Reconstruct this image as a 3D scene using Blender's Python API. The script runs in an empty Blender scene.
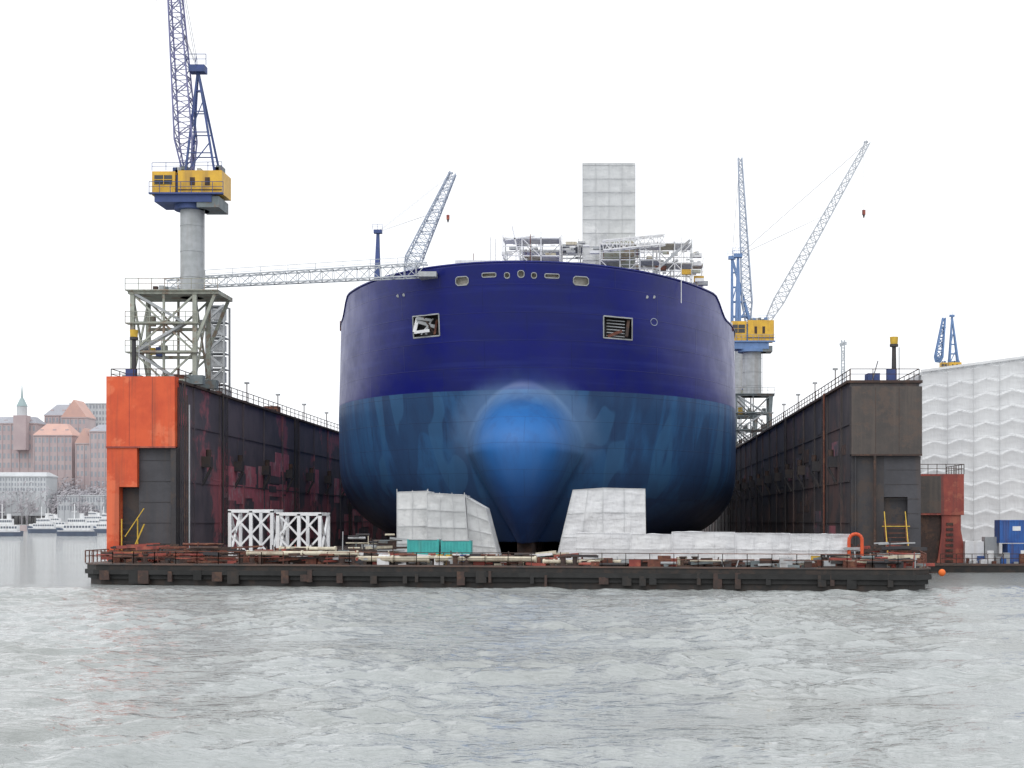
import bpy, bmesh, math, random
import numpy as np
from mathutils import Vector, noise
random.seed(7); rng=np.random.default_rng(3)
F,U0,V0,H=1500.,615.,521.,5.7
def X(u,d): return (u-U0)*d/F
def Z(v,d): return H-(v-V0)*d/F
def P(u,v,d): return Vector((X(u,d),d,Z(v,d)))
scene=bpy.context.scene
# ---------------------------------------------------------------- materials
def newmat(name):
    m=bpy.data.materials.new(name); m.use_nodes=True
    nt=m.node_tree; b=nt.nodes['Principled BSDF']
    return m,nt,b
class NT:
    def __init__(s,nt): s.nt=nt
    def n(s,t,**k):
        x=s.nt.nodes.new(t)
        for a,v in k.items(): setattr(x,a,v)
        return x
    def l(s,a,b): s.nt.links.new(a,b)
    def put(s,sock,v):
        if hasattr(v,'is_linked') or isinstance(v,bpy.types.NodeSocket): s.l(v,sock)
        else: sock.default_value=v
    def math(s,op,a,b=0.,c=None,clamp=False):
        x=s.n('ShaderNodeMath',operation=op); x.use_clamp=clamp
        s.put(x.inputs[0],a); s.put(x.inputs[1],b)
        if c is not None: s.put(x.inputs[2],c)
        return x.outputs[0]
    def mr(s,v,a,b,c=0.,d=1.):
        x=s.n('ShaderNodeMapRange'); x.interpolation_type='SMOOTHSTEP'
        s.put(x.inputs[0],v)
        for i,q in enumerate((a,b,c,d)): x.inputs[i+1].default_value=q
        return x.outputs[0]
    def mix(s,f,a,b):
        x=s.n('ShaderNodeMix',data_type='RGBA')
        s.put(x.inputs[0],f)
        for i,q in ((6,a),(7,b)):
            if isinstance(q,(tuple,list)): x.inputs[i].default_value=(*q[:3],1)
            else: s.l(q,x.inputs[i])
        return x.outputs[2]
    def noise(s,vec,scale,detail=4,rough=.55):
        x=s.n('ShaderNodeTexNoise'); x.inputs['Scale'].default_value=scale
        x.inputs['Detail'].default_value=detail; x.inputs['Roughness'].default_value=rough
        s.l(vec,x.inputs['Vector']); return x.outputs['Fac']
    def mapping(s,vec,sc,loc=(0,0,0),rot=(0,0,0)):
        x=s.n('ShaderNodeMapping'); x.inputs['Scale'].default_value=sc
        x.inputs['Location'].default_value=loc; x.inputs['Rotation'].default_value=rot
        s.l(vec,x.inputs['Vector']); return x.outputs[0]
    def bump(s,h,strength,dist,prev=None):
        x=s.n('ShaderNodeBump'); x.inputs['Strength'].default_value=strength
        x.inputs['Distance'].default_value=dist; s.l(h,x.inputs['Height'])
        if prev is not None: s.l(prev,x.inputs['Normal'])
        return x.outputs[0]
def mat(name,c1,c2=None,c3=None,scale=.6,rough=.65,metal=0.,bump=.3,bd=.05,streak=0.,scol=(.12,.05,.025),trans=0.,fold=0.):
    m,nt,b=newmat(name); N=NT(nt)
    if c2 is None: c2=tuple(x*.7 for x in c1)
    tc=N.n('ShaderNodeTexCoord').outputs['Object']
    col=N.mix(N.mr(N.noise(tc,scale,6,.62),.35,.65),c1,c2)
    if c3: col=N.mix(N.mr(N.noise(N.mapping(tc,(1,1,1),(31,7,3)),scale*.5,5,.7),.52,.6),col,c3)
    if streak>0:
        v=N.mapping(tc,(1.3,1.3,.07)); f=N.mr(N.noise(v,1.,5,.6),.48,.68)
        col=N.mix(N.math('MULTIPLY',f,streak),col,scol)
    N.l(col,b.inputs['Base Color'])
    b.inputs['Roughness'].default_value=rough; b.inputs['Metallic'].default_value=metal
    if fold>0:
        f1=N.noise(N.mapping(tc,(1.5,1.5,.35),rot=(0,.12,0)),1.,3,.5); f2=N.noise(N.mapping(tc,(.5,.5,1.6),rot=(0,-.2,0)),1.,3,.5)
        nn=N.bump(f2,.6,fold,N.bump(f1,1.,fold)); N.l(nn,b.inputs['Normal'])
    elif bump>0: N.l(N.bump(N.noise(tc,scale*5,5,.6),bump,bd),b.inputs['Normal'])
    if trans>0:
        t=N.n('ShaderNodeBsdfTranslucent'); N.l(col,t.inputs[0])
        ms=N.n('ShaderNodeMixShader'); ms.inputs[0].default_value=trans
        out=[n for n in nt.nodes if n.type=='OUTPUT_MATERIAL'][0]
        N.l(b.outputs[0],ms.inputs[1]); N.l(t.outputs[0],ms.inputs[2]); N.l(ms.outputs[0],out.inputs[0])
    return m
M={}
M['black']=mat('black_steel',(.032,.032,.038),(.046,.043,.045),(.058,.045,.04),streak=.4,scol=(.07,.05,.045))
M['pont']=mat('pontoon_side',(.015,.015,.015),(.024,.021,.019),(.038,.026,.021),scale=1.1,streak=.5,scol=(.045,.03,.022))
M['deck']=mat('dock_deck',(.08,.06,.05),(.12,.07,.055),(.06,.055,.055),scale=.8)
M['orange']=mat('orange_paint',(.68,.10,.028),(.58,.075,.022),(.72,.15,.06),scale=.5,rough=.55,streak=.5,scol=(.25,.06,.03))
M['wallL']=mat('dock_wall_left',(.12,.10,.115),(.075,.068,.082),(.33,.11,.13),scale=.25,streak=.5,scol=(.11,.085,.095))
M['wallLr']=mat('dock_wall_primer',(.60,.17,.21),(.42,.13,.16),(.5,.28,.3),scale=.8,streak=.5,scol=(.18,.11,.13))
M['wallR']=mat('dock_wall_right',(.065,.056,.058),(.042,.04,.043),(.10,.062,.056),scale=.25,streak=.55,scol=(.12,.095,.085))
M['panel']=mat('dark_panel',(.065,.065,.075),(.05,.05,.058),None,scale=.6,streak=.45,scol=(.09,.066,.058))
M['brownp']=mat('brown_panel',(.075,.063,.057),(.058,.051,.048),(.09,.066,.055),scale=.6,streak=.5,scol=(.115,.09,.075))
M['rust']=mat('rust',(.17,.06,.04),(.10,.042,.032),(.2,.09,.055),scale=2.5,rough=.85,bump=.5)
M['rustd']=mat('dark_rust',(.07,.042,.036),(.045,.034,.03),(.095,.055,.04),scale=2.,rough=.85)
M['redox']=mat('red_oxide',(.33,.07,.05),(.25,.052,.042),(.38,.11,.07),scale=.8,streak=.6,scol=(.09,.04,.04))
M['white']=mat('white_paint',(.80,.81,.82),(.70,.71,.73),None,scale=1.5,rough=.5,streak=.25,scol=(.4,.33,.27))
M['scaf']=mat('scaffold_tube',(.58,.59,.6),(.43,.44,.45),None,scale=2,rough=.45,metal=.2)
M['grey']=mat('grey_paint',(.42,.44,.46),(.34,.36,.37),None,scale=1,streak=.3,scol=(.24,.19,.16))
M['beige']=mat('beige_green_steel',(.38,.40,.34),(.29,.31,.27),(.27,.21,.16),scale=1.2,streak=.3)
M['dkgreen']=mat('dark_green_steel',(.18,.21,.22),(.13,.16,.17),(.18,.15,.13),scale=1.2)
M['yellow']=mat('crane_yellow',(.74,.44,.04),(.62,.36,.04),None,scale=1,rough=.5,streak=.45,scol=(.25,.15,.06))
M['yel2']=mat('signal_yellow',(.68,.44,.05),(.5,.33,.04),None,scale=2)
M['cblue']=mat('crane_blue',(.05,.08,.24),(.04,.07,.18),None,scale=1)
M['cblue2']=mat('crane_blue_hazed',(.15,.25,.46),(.12,.21,.39),None,scale=1)  # blue of the distant cranes, haze mixed into the colour
M['jib']=mat('jib_violet',(.19,.19,.36),(.15,.16,.29),None,scale=1)
M['jibw']=mat('jib_grey',(.50,.53,.57),(.42,.45,.48),None,scale=1)
M['jibb']=mat('jib_pale_blue',(.40,.45,.54),(.34,.39,.47),None,scale=1)
M['teal']=mat('teal_container',(.06,.45,.42),(.05,.37,.36),None,scale=1.2,streak=.4,scol=(.12,.16,.14))
M['bluec']=mat('blue_container',(.03,.13,.42),(.03,.10,.33),None,scale=1.2,streak=.4)
M['glass']=mat('window_glass',(.03,.035,.04),(.05,.055,.06),None,rough=.15,bump=0)
M['tarp']=mat('white_tarp',(.86,.87,.88),(.80,.81,.83),None,scale=.35,rough=.45,trans=.2,fold=.28)
M['tarpg']=mat('grey_tarp',(.70,.715,.72),(.62,.635,.64),(.80,.81,.81),scale=.35,rough=.5,trans=.2,streak=.2,scol=(.5,.51,.51),fold=.16)
M['tarps']=mat('shed_sheeting',(.76,.775,.785),(.70,.715,.73),None,scale=.2,rough=.5,streak=.3,scol=(.62,.63,.64),fold=.08)
M['seam']=mat('sheeting_seam',(.52,.53,.54),(.6,.61,.62),None,scale=1)
M['cream']=mat('cream_pipe',(.62,.57,.44),(.5,.46,.36),None,scale=1.5,streak=.4)
M['rubber']=mat('rubber',(.018,.018,.018),(.03,.03,.03),None,rough=.9)
M['buoy']=mat('buoy_orange',(.75,.16,.02),(.7,.12,.02),None)
M['rope']=mat('wire',(.22,.22,.23),(.18,.18,.19),None)
# ---------------------------------------------------------------- mesh builder
class MB:
    def __init__(s): s.v=[];s.f=[];s.m=[];s.s=[];s.mats=[]
    def mi(s,m):
        m=M[m] if isinstance(m,str) else m
        if m not in s.mats: s.mats.append(m)
        return s.mats.index(m)
    def add(s,vs,fs,m,smooth=False):
        o=len(s.v); s.v+= [tuple(v) for v in vs]; i=s.mi(m)
        for f in fs: s.f.append([o+k for k in f]); s.m.append(i); s.s.append(smooth)
    def hexa(s,p,m):
        s.add(p,[(0,3,2,1),(4,5,6,7),(0,1,5,4),(1,2,6,5),(2,3,7,6),(3,0,4,7)],m)
    def box(s,x0,x1,y0,y1,z0,z1,m):
        s.hexa([(x0,y0,z0),(x1,y0,z0),(x1,y1,z0),(x0,y1,z0),(x0,y0,z1),(x1,y0,z1),(x1,y1,z1),(x0,y1,z1)],m)
    def frame(s,a,b):
        a=Vector(a);b=Vector(b);d=(b-a).normalized()
        r=Vector((0,0,1)) if abs(d.z)<.95 else Vector((0,1,0))
        u=d.cross(r).normalized(); return a,b,u,u.cross(d)
    def beam(s,a,b,w,m,h=None):
        h=h or w; a,b,u,t=s.frame(a,b); u=u*w/2;t=t*h/2
        s.hexa([a-u-t,a+u-t,a+u+t,a-u+t,b-u-t,b+u-t,b+u+t,b-u+t],m)
    def cyl(s,a,b,r,m,n=12,r2=None):
        r2=r if r2 is None else r2
        a,b,u,t=s.frame(a,b); vs=[]
        for c,R in ((a,r),(b,r2)):
            for k in range(n):
                q=2*math.pi*k/n; vs.append(c+u*math.cos(q)*R+t*math.sin(q)*R)
        s.add(vs,[(k,(k+1)%n,n+(k+1)%n,n+k) for k in range(n)],m,True)
        s.add(vs[:n],[list(range(n))[::-1]],m); s.add(vs[n:],[list(range(n))],m)
    def lattice(s,a,b,wa,wb,n,m,t=.12,side=None,hb=None,ha=None):
        a=Vector(a);b=Vector(b);d=(b-a).normalized()
        r=side or Vector((0,1,0)); u=(r-d*r.dot(d)).normalized(); q=u.cross(d)
        ha=ha or wa; hb=hb or wb; R=[]
        for i in range(n+1):
            f=i/n; c=a.lerp(b,f); w=wa+(wb-wa)*f; h=ha+(hb-ha)*f
            R.append([c+u*w/2+q*h/2,c-u*w/2+q*h/2,c-u*w/2-q*h/2,c+u*w/2-q*h/2])
        for k in range(4): s.beam(R[0][k],R[-1][k],t*1.7,m)
        for i in range(n):
            for k in range(4):
                j=(k+1)%4
                if i%2: s.beam(R[i][k],R[i+1][j],t,m)
                else: s.beam(R[i][j],R[i+1][k],t,m)
                s.beam(R[i][k],R[i][j],t*.8,m)
    def rail(s,a,b,m,h=1.1,sp=2.,t=.07):
        a=Vector(a);b=Vector(b);n=max(1,int((b-a).length/sp)); up=Vector((0,0,h))
        for i in range(n+1):
            p=a.lerp(b,i/n); s.beam(p,p+up,t,m)
        s.beam(a+up,b+up,t,m); s.beam(a+up*.55,b+up*.55,t*.8,m)
    def sheet(s,p00,p10,p11,p01,nu,nv,cu,cv,amp,m,nz=.12,mode=0,nf=.6):
        p00,p10,p11,p01=[Vector(p) for p in (p00,p10,p11,p01)]
        nrm=(p10-p00).cross(p01-p00).normalized(); vs=[]
        for j in range(nv+1):
            for i in range(nu+1):
                a=i/nu;b=j/nv
                p=p00.lerp(p10,a).lerp(p01.lerp(p11,a),b)
                e=min(1,12*min(a,1-a))*min(1,12*min(b,1-b))
                if mode==0: d=-amp*abs(math.sin(math.pi*a*cu))*abs(math.sin(math.pi*b*cv))*(.6+.8*noise.noise(Vector((int(a*cu*.999)*3.1+p00.x,int(b*cv*.999)*2.3,1.7))))
                else:
                    fa=abs((a*cu)%1-.5)*2; fb=(b*cv+.25*fa)%1
                    d=amp*(fb**2)*(.7+.6*noise.noise(Vector((int(a*cu)*1.7,int(b*cv)*1.3,.5))))
                q=Vector((p.x*nf,p.y*nf,p.z*nf*.5))
                d+=nz*e*noise.fractal(q,1.,2.,2)
                vs.append(p+nrm*d)
        s.add(vs,[(j*(nu+1)+i,j*(nu+1)+i+1,(j+1)*(nu+1)+i+1,(j+1)*(nu+1)+i) for j in range(nv) for i in range(nu)],m,True)
    def tarpbox(s,poly,y0,y1,m,cell=2.,amp=.18,nz=.12,step=.2):
        bl,br,tr,tl=poly
        f=lambda p,y:(p[0],y,p[1])
        def sh(a,b,c,d):
            L=(Vector(b)-Vector(a)).length;W=(Vector(d)-Vector(a)).length
            s.sheet(a,b,c,d,max(2,int(L/step)),max(2,int(W/step)),max(1,round(L/cell)),max(1,round(W/cell)),amp,m,nz)
        sh(f(bl,y0),f(br,y0),f(tr,y0),f(tl,y0))
        sh(f(br,y0),f(br,y1),f(tr,y1),f(tr,y0))
        sh(f(bl,y1),f(bl,y0),f(tl,y0),f(tl,y1))
        sh(f(tl,y0),f(tr,y0),f(tr,y1),f(tl,y1))
        sh(f(br,y1),f(bl,y1),f(tl,y1),f(tr,y1))
    def obj(s,name,parent=None):
        me=bpy.data.meshes.new(name); me.from_pydata(s.v,[],s.f)
        for m in s.mats: me.materials.append(m)
        me.polygons.foreach_set('material_index',s.m); me.polygons.foreach_set('use_smooth',s.s)
        me.update(); o=bpy.data.objects.new(name,me); scene.collection.objects.link(o)
        if parent: o.parent=parent
        return o
class Group:
    def __init__(s,name): s.e=bpy.data.objects.new(name,None); scene.collection.objects.link(s.e); s.parts={}
    def __getitem__(s,k):
        if k not in s.parts: s.parts[k]=MB()
        return s.parts[k]
    def done(s):
        for k,b in s.parts.items(): b.obj(k,s.e)
# ---------------------------------------------------------------- world
w=bpy.data.worlds.new('World'); scene.world=w; w.use_nodes=True; N=NT(w.node_tree)
bg=w.node_tree.nodes['Background']
sky=N.n('ShaderNodeTexSky',sky_type='NISHITA'); sky.sun_disc=False
EL,AZ=math.radians(52),math.radians(205)
sky.sun_elevation=EL; sky.sun_rotation=AZ; sky.dust_density=4; sky.air_density=1
hs=N.n('ShaderNodeHueSaturation'); hs.inputs['Saturation'].default_value=.15; N.l(sky.outputs[0],hs.inputs['Color'])
N.l(N.mix(.85,hs.outputs[0],(9.2,9.35,9.6)),bg.inputs[0]); bg.inputs[1].default_value=.145
sd=bpy.data.lights.new('sun','SUN'); sd.energy=.9; sd.angle=math.radians(60); sd.color=(1,.98,.95)
so=bpy.data.objects.new('sun',sd); scene.collection.objects.link(so)
sv=Vector((math.sin(AZ)*math.cos(EL),math.cos(AZ)*math.cos(EL),math.sin(EL)))
so.rotation_euler=sv.to_track_quat('Z','Y').to_euler()
# ---------------------------------------------------------------- water
def axis(lo,hi,step,far0,far1):
    mid=list(np.arange(lo,hi,step)); a=[];s_=step;x=lo
    while x>far0: s_*=1.13; x-=s_; a.append(x)
    b=[];s_=step;x=mid[-1]
    while x<far1: s_*=1.13; x+=s_; b.append(x)
    return np.array(a[::-1]+mid+b)
xs=axis(-60,44,.19,-3000,3000); ys=axis(28,122,.16,-400,7000)
XX,YY=np.meshgrid(xs,ys); Hh=np.zeros_like(XX)
XW=XX+.6*np.sin(YY*.31+.3*np.sin(XX*.23)); YW=YY+.6*np.sin(XX*.27+1.)
for i in range(90):
    lam=.75*(6./.75)**rng.random()**1.15; th=math.radians(-66+rng.normal()*34); k=2*math.pi/lam
    ph=rng.random()*6.28; A=.0060*lam**.88
    s_=np.sin(k*(XW*math.cos(th)+YW*math.sin(th))+ph)
    Hh+=A*(2*((s_+1)/2)**2.-.75)
grp=.75+.4*np.sin(XX*.13+YY*.09)*np.sin(YY*.17-XX*.07+1)+.3*np.sin(XX*.41-YY*.2)*np.sin(YY*.33+XX*.1)
def env(a,lo,hi,w_): return np.clip((a-lo)/w_+1,0,1)*np.clip((hi-a)/w_+1,0,1)
Hh*=grp*env(XX,-60,44,12)*env(YY,28,122,14)
Hh-=Hh.mean()
nx,ny=len(xs),len(ys)
co=np.stack([XX,YY,Hh],-1).reshape(-1,3)
idx=np.arange(nx*ny).reshape(ny,nx)
fc=np.stack([idx[:-1,:-1],idx[:-1,1:],idx[1:,1:],idx[1:,:-1]],-1).reshape(-1,4)
me=bpy.data.meshes.new('water'); me.vertices.add(len(co)); me.vertices.foreach_set('co',co.ravel())
me.loops.add(fc.size); me.loops.foreach_set('vertex_index',fc.ravel())
me.polygons.add(len(fc)); me.polygons.foreach_set('loop_start',np.arange(0,fc.size,4)); me.polygons.foreach_set('loop_total',np.full(len(fc),4))
me.polygons.foreach_set('use_smooth',np.ones(len(fc),bool)); me.update(calc_edges=True); me.validate()
wo=bpy.data.objects.new('water',me); scene.collection.objects.link(wo)
m,nt,b=newmat('river_water'); N=NT(nt); tc=N.n('ShaderNodeTexCoord').outputs['Object']
c=N.mix(N.mr(N.noise(tc,.06,4),.4,.65),(.33,.352,.35),(.275,.29,.28)); N.l(c,b.inputs['Base Color'])
b.inputs['Roughness'].default_value=.05; b.inputs['IOR'].default_value=1.45
n1=N.noise(N.mapping(tc,(.6,1.6,1),rot=(0,0,.2)),1.5,3,.55); n2=N.noise(N.mapping(tc,(.7,1.7,1),rot=(0,0,-.2)),5.,3,.55)
N.l(N.bump(n2,1.,.065,N.bump(n1,1.,.24)),b.inputs['Normal']); me.materials.append(m)
# ---------------------------------------------------------------- ship hull
BC=-9.5; BH=24.6; ZK=3.4; ZT=31.8
def Bs(z):
    R=7.; q=max(0,z-ZK)
    return BH if q>=R else BH-R+math.sqrt(max(0,R*R-(R-q)**2))
def sm(a,b,k):
    h=max(0,min(1,.5+.5*(b-a)/k)); return b*(1-h)+a*h-k*h*(1-h)
def ztop(th):
    a=abs(th); q=min(1,max(0,(a-1.0)/.16)); q=q*q*(3-2*q)
    return ZT-.7*(1-math.cos(a))-2.1*q
def hy(x,z):
    bs=Bs(z); s_=max(-1,min(1,x/bs)); ys_=151+(ZT-z)*.42
    L=189+4*max(0,min(1,(z-18)/12))+22*max(0,(13-z)/9.6)**2-ys_
    y=ys_+L*(1-math.sqrt(max(0,1-s_*s_)))
    kk=2.4
    if z>12.8: t=(z-12.8)/6.4; yt=148+8.5*t**2; w_=5.6*math.sqrt(max(.12,1-.62*t*t)); kk=2.4+2.2*min(1,t)
    else: yt=148+6*((12.8-z)/9.4)**2; w_=1.0+4.6*((z-ZK)/9.4)**.95
    q=(x/w_)**2; yb=yt+3.6*q+4.*q*q+ (q**3)*1.5
    if yb<y+30: y=sm(y,yb,kk)
    return y
NC=301; NR=130; W=NC+2; vv=[]
for j in range(NR+1):
    s_=j/NR; row=[]
    for i in range(NC):
        t=2*i/(NC-1)-1; th=math.pi/2*math.copysign(abs(t)**1.2,t)
        z=ZK+(s_**1.1)*(ztop(th)-ZK); x=Bs(z)*math.sin(th); row.append((BC+x,hy(x,z),z))
    vv.append((row[0][0],345,row[0][2])); vv+=row; vv.append((row[-1][0],345,row[-1][2]))
fs=[]
for j in range(NR):
    for i in range(W-1): fs.append((j*W+i,j*W+i+1,(j+1)*W+i+1,(j+1)*W+i))
for j,fl in ((0,True),(NR,False)):
    for i in range(W//2):
        a,b_,c_,d_=j*W+i,j*W+i+1,j*W+W-2-i,j*W+W-1-i
        f=[a,b_,c_,d_] if b_!=c_ else [a,b_,d_]
        fs.append(f[::-1] if fl else f)
fs.append([j*W for j in range(NR,-1,-1)][::-1]+[j*W+W-1 for j in range(NR,-1,-1)])
hm=bpy.data.meshes.new('hull'); hm.from_pydata(vv,[],fs); 
bm=bmesh.new(); bm.from_mesh(hm); bmesh.ops.recalc_face_normals(bm,faces=bm.faces); bm.to_mesh(hm); bm.free()
hm.polygons.foreach_set('use_smooth',[True]*len(hm.polygons))
m,nt,b=newmat('hull_paint'); N=NT(nt); tc=N.n('ShaderNodeTexCoord').outputs['Object']
sp=N.n('ShaderNodeSeparateXYZ'); N.l(tc,sp.inputs[0]); ox,oy,oz=sp.outputs
str_=N.noise(N.mapping(tc,(.5,.5,.03)),1.,5,.65)
blot=N.noise(tc,.25,6,.65)
navy=N.mix(N.mr(blot,.35,.7),(.010,.016,.19),(.015,.022,.15))
navy=N.mix(N.math('MULTIPLY',N.mr(N.noise(N.mapping(tc,(.05,.05,1.4)),1.,4),.5,.68),.5),navy,(.025,.038,.23))
low=N.mix(N.mr(str_,.38,.62),(.036,.125,.29),(.03,.078,.19))
low=N.mix(N.math('MULTIPLY',N.mr(N.noise(N.mapping(tc,(.2,.2,.015),(4,0,0)),1.,1),.52,.55),.7),low,(.028,.066,.16))
low=N.mix(N.math('MULTIPLY',N.mr(N.noise(N.mapping(tc,(.3,.3,.01),(14,0,0)),1.,1),.58,.60),.6),low,(.05,.155,.32))
low=N.mix(N.mr(oz,12.,4.),low,(.016,.038,.095))  # darkens towards the keel: dark paint plus bilge shade put into the colour
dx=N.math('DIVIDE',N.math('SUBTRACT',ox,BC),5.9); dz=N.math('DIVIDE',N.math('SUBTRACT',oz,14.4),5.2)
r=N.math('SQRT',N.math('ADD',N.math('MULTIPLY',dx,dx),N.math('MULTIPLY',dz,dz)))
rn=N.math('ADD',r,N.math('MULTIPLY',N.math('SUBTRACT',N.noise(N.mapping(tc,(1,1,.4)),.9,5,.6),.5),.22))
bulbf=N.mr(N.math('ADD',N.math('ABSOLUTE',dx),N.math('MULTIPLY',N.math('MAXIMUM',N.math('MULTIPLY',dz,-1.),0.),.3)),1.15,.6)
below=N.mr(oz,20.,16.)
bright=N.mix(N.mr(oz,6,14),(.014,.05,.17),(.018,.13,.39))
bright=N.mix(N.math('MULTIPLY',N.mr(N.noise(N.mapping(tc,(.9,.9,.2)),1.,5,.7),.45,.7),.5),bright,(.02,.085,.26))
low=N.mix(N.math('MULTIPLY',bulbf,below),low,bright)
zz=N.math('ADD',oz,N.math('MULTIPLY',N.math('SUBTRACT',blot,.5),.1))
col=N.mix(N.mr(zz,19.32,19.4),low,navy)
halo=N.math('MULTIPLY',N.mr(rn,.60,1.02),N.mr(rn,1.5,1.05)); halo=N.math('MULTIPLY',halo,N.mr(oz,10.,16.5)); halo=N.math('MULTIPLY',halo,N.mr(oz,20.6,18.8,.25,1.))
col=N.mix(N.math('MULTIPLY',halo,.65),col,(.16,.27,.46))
br=N.n('ShaderNodeTexBrick'); cb=N.n('ShaderNodeCombineXYZ'); N.l(ox,cb.inputs[0]); N.l(oz,cb.inputs[1]); N.l(cb.outputs[0],br.inputs[0])
br.inputs['Scale'].default_value=1; br.inputs['Brick Width'].default_value=9; br.inputs['Row Height'].default_value=2.7; br.inputs['Mortar Size'].default_value=.035; br.inputs['Mortar Smooth'].default_value=.6
col=N.mix(N.math('MULTIPLY',br.outputs['Fac'],.35),col,(.01,.015,.06))
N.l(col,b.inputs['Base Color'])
ro=N.math('ADD',N.mr(blot,.3,.7,.30,.42),N.mr(oz,19.5,19.3,0.,.16)); N.l(ro,b.inputs['Roughness']); b.inputs['Specular IOR Level'].default_value=.38
N.l(N.bump(N.noise(tc,.3,2),.2,.25,N.bump(br.outputs['Fac'],.4,.04)),b.inputs['Normal'])
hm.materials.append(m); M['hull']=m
M['recess']=mat('recess_dark',(.02,.02,.025),(.035,.03,.03),None)
M['chock']=mat('chock_sky_fill',(.5,.48,.44),(.4,.38,.34),None,scale=3)  # light fill imitates bright sky and deck seen through the openings
hm.materials.append(M['recess']); hm.materials.append(M['chock'])
hull=bpy.data.objects.new('hull',hm); scene.collection.objects.link(hull)
ship=bpy.data.objects.new('ship',None); scene.collection.objects.link(ship); hull.parent=ship
def hz(u,v):
    d=155.
    for _ in range(12):
        x=X(u,d)-BC; z=Z(v,d); d=hy(x,z)
    return x,z,d
cut=MB(); cut.mi('hull'); cut.mi('recess'); cut.mi('chock')
pock=[]
for u,v,wx,hzz,kind in [(426,326,2.9,2.1,'recess'),(618,328,2.9,2.1,'recess'),(462,281,1.3,.8,'chock'),(489,275,1.4,.38,'chock'),(507,275.5,.5,.5,'chock'),(521,274,.62,.62,'chock'),(534,275.5,.5,.5,'chock'),(552,276,1.4,.38,'chock'),(581,281,1.5,.8,'chock')]:
    x,z,d=hz(u,v)
    dep=1.2 if kind=='recess' else .6
    e=wx/2; ya=hy(x-e,z);yb=hy(x+e,z); c_=.0 if kind=='recess' else .25*hzz
    prof=[(-e,-hzz/2+c_),(-e+c_,-hzz/2),(e-c_,-hzz/2),(e,-hzz/2+c_),(e,hzz/2-c_),(e-c_,hzz/2),(-e+c_,hzz/2),(-e,hzz/2-c_)] if c_ else [(-e,-hzz/2),(e,-hzz/2),(e,hzz/2),(-e,hzz/2)]
    n=len(prof); vs=[]
    for off in (-2,dep):
        for px,pz in prof: vs.append((BC+x+px,ya+(yb-ya)*(px+e)/(2*e)+off,z+pz))
    cut.add(vs,[tuple(range(n))]+[tuple(range(2*n-1,n-1,-1))]+[(k,n+k,n+(k+1)%n,(k+1)%n) for k in range(n)],kind)
    pock.append((x,z,wx,hzz,kind,prof))
co_=cut.obj('cutter')
bm=bmesh.new(); bm.from_mesh(co_.data); bmesh.ops.recalc_face_normals(bm,faces=bm.faces); bm.to_mesh(co_.data); bm.free()
md=hull.modifiers.new('b','BOOLEAN'); md.operation='DIFFERENCE'; md.object=co_; md.solver='EXACT'
dg=bpy.context.evaluated_depsgraph_get(); nm=bpy.data.meshes.new_from_object(hull.evaluated_get(dg))
print('BOOL',len(hm.polygons),len(nm.polygons))
hull.modifiers.clear()
if len(nm.polygons)>len(hm.polygons)*.8: hull.data=nm
bpy.data.objects.remove(co_)
fit=MB()
def hp(x,z,o=.0): return Vector((BC+x,hy(x,z)-o,z))
for x,z,wx,h_,k,prof in pock:
    ring=[hp(x+px*1.03,z+pz*1.03,.03) for px,pz in prof]
    for q in range(len(ring)): fit.beam(ring[q],ring[(q+1)%len(ring)],.13 if k=='recess' else .08,'grey')
    if k=='recess':
        ce=hp(x,z,.1)
        if x<0:
            fit.beam(ce+Vector((-1.0,.2,.5)),ce+Vector((1.1,.5,-.1)),.35,'grey')
            fit.beam(ce+Vector((-1.2,0,-.7)),ce+Vector((-.9,.3,.8)),.35,'white')
            fit.beam(ce+Vector((-1.2,0,-.7)),ce+Vector((.4,-.1,-.5)),.3,'white')
            fit.beam(ce+Vector((-1.,0,.8)),ce+Vector((.6,.2,.6)),.28,'grey')
            fit.beam(ce+Vector((.9,.1,-.9)),ce+Vector((1.1,.5,.7)),.22,'rust')
            fit.beam(ce+Vector((0,.1,-.9)),ce+Vector((.2,.4,.3)),.22,'grey')
            fit.beam(ce+Vector((-.5,.0,-.9)),ce+Vector((.7,.4,.8)),.14,'scaf'); fit.beam(ce+Vector((-.2,.0,.9)),ce+Vector((.8,.4,-.8)),.14,'rustd')
        else:
            for q in range(6): 
                zq=-.8+q*.32; fit.beam(ce+Vector((-1.2,-.1,zq)),ce+Vector((.7,.7,zq-.05)),.09,'grey')
            fit.beam(ce+Vector((.9,.4,-.9)),ce+Vector((1.1,.9,.9)),.3,'rustd')
            fit.beam(ce+Vector((-1.1,0,-.9)),ce+Vector((.4,.3,-.3)),.3,'rust')
for u,v in [(398,296),(404,295),(647,297),(654,297)]:
    x,z,d=hz(u,v); a=hp(x,z,.08); fit.cyl(a,a+Vector((0,.3,0)),.17,'grey',10)
x,z,d=hz(654,322)
for k in range(14):
    q=k/14*6.283;q2=(k+1)/14*6.283
    fit.beam(hp(x+.36*math.cos(q),z+.36*math.sin(q),.01),hp(x+.36*math.cos(q2),z+.36*math.sin(q2),.01),.06,'jibb')
pr=None
for i in range(0,NC,3):
    t=2*i/(NC-1)-1; th=math.pi/2*math.copysign(abs(t)**1.2,t); zt=ztop(th); x=BH*math.sin(th)
    p=Vector((BC+x,hy(x,zt)+.05,zt+.05))
    if pr is not None: fit.beam(pr,p,.26,'hull',.12)
    pr=p
fit.obj('hull_fittings',ship)
kb=MB()
for y in range(168,340,7):
    for x in (-16,-8,0,8,16):
        kb.box(BC+x-1,BC+x+1,y,y+1.6,1.91,3.38,'rustd')
kb.box(BC-.8,BC+.8,158,167,1.91,3.38,'rustd')
kb.obj('keel_blocks')
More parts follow.
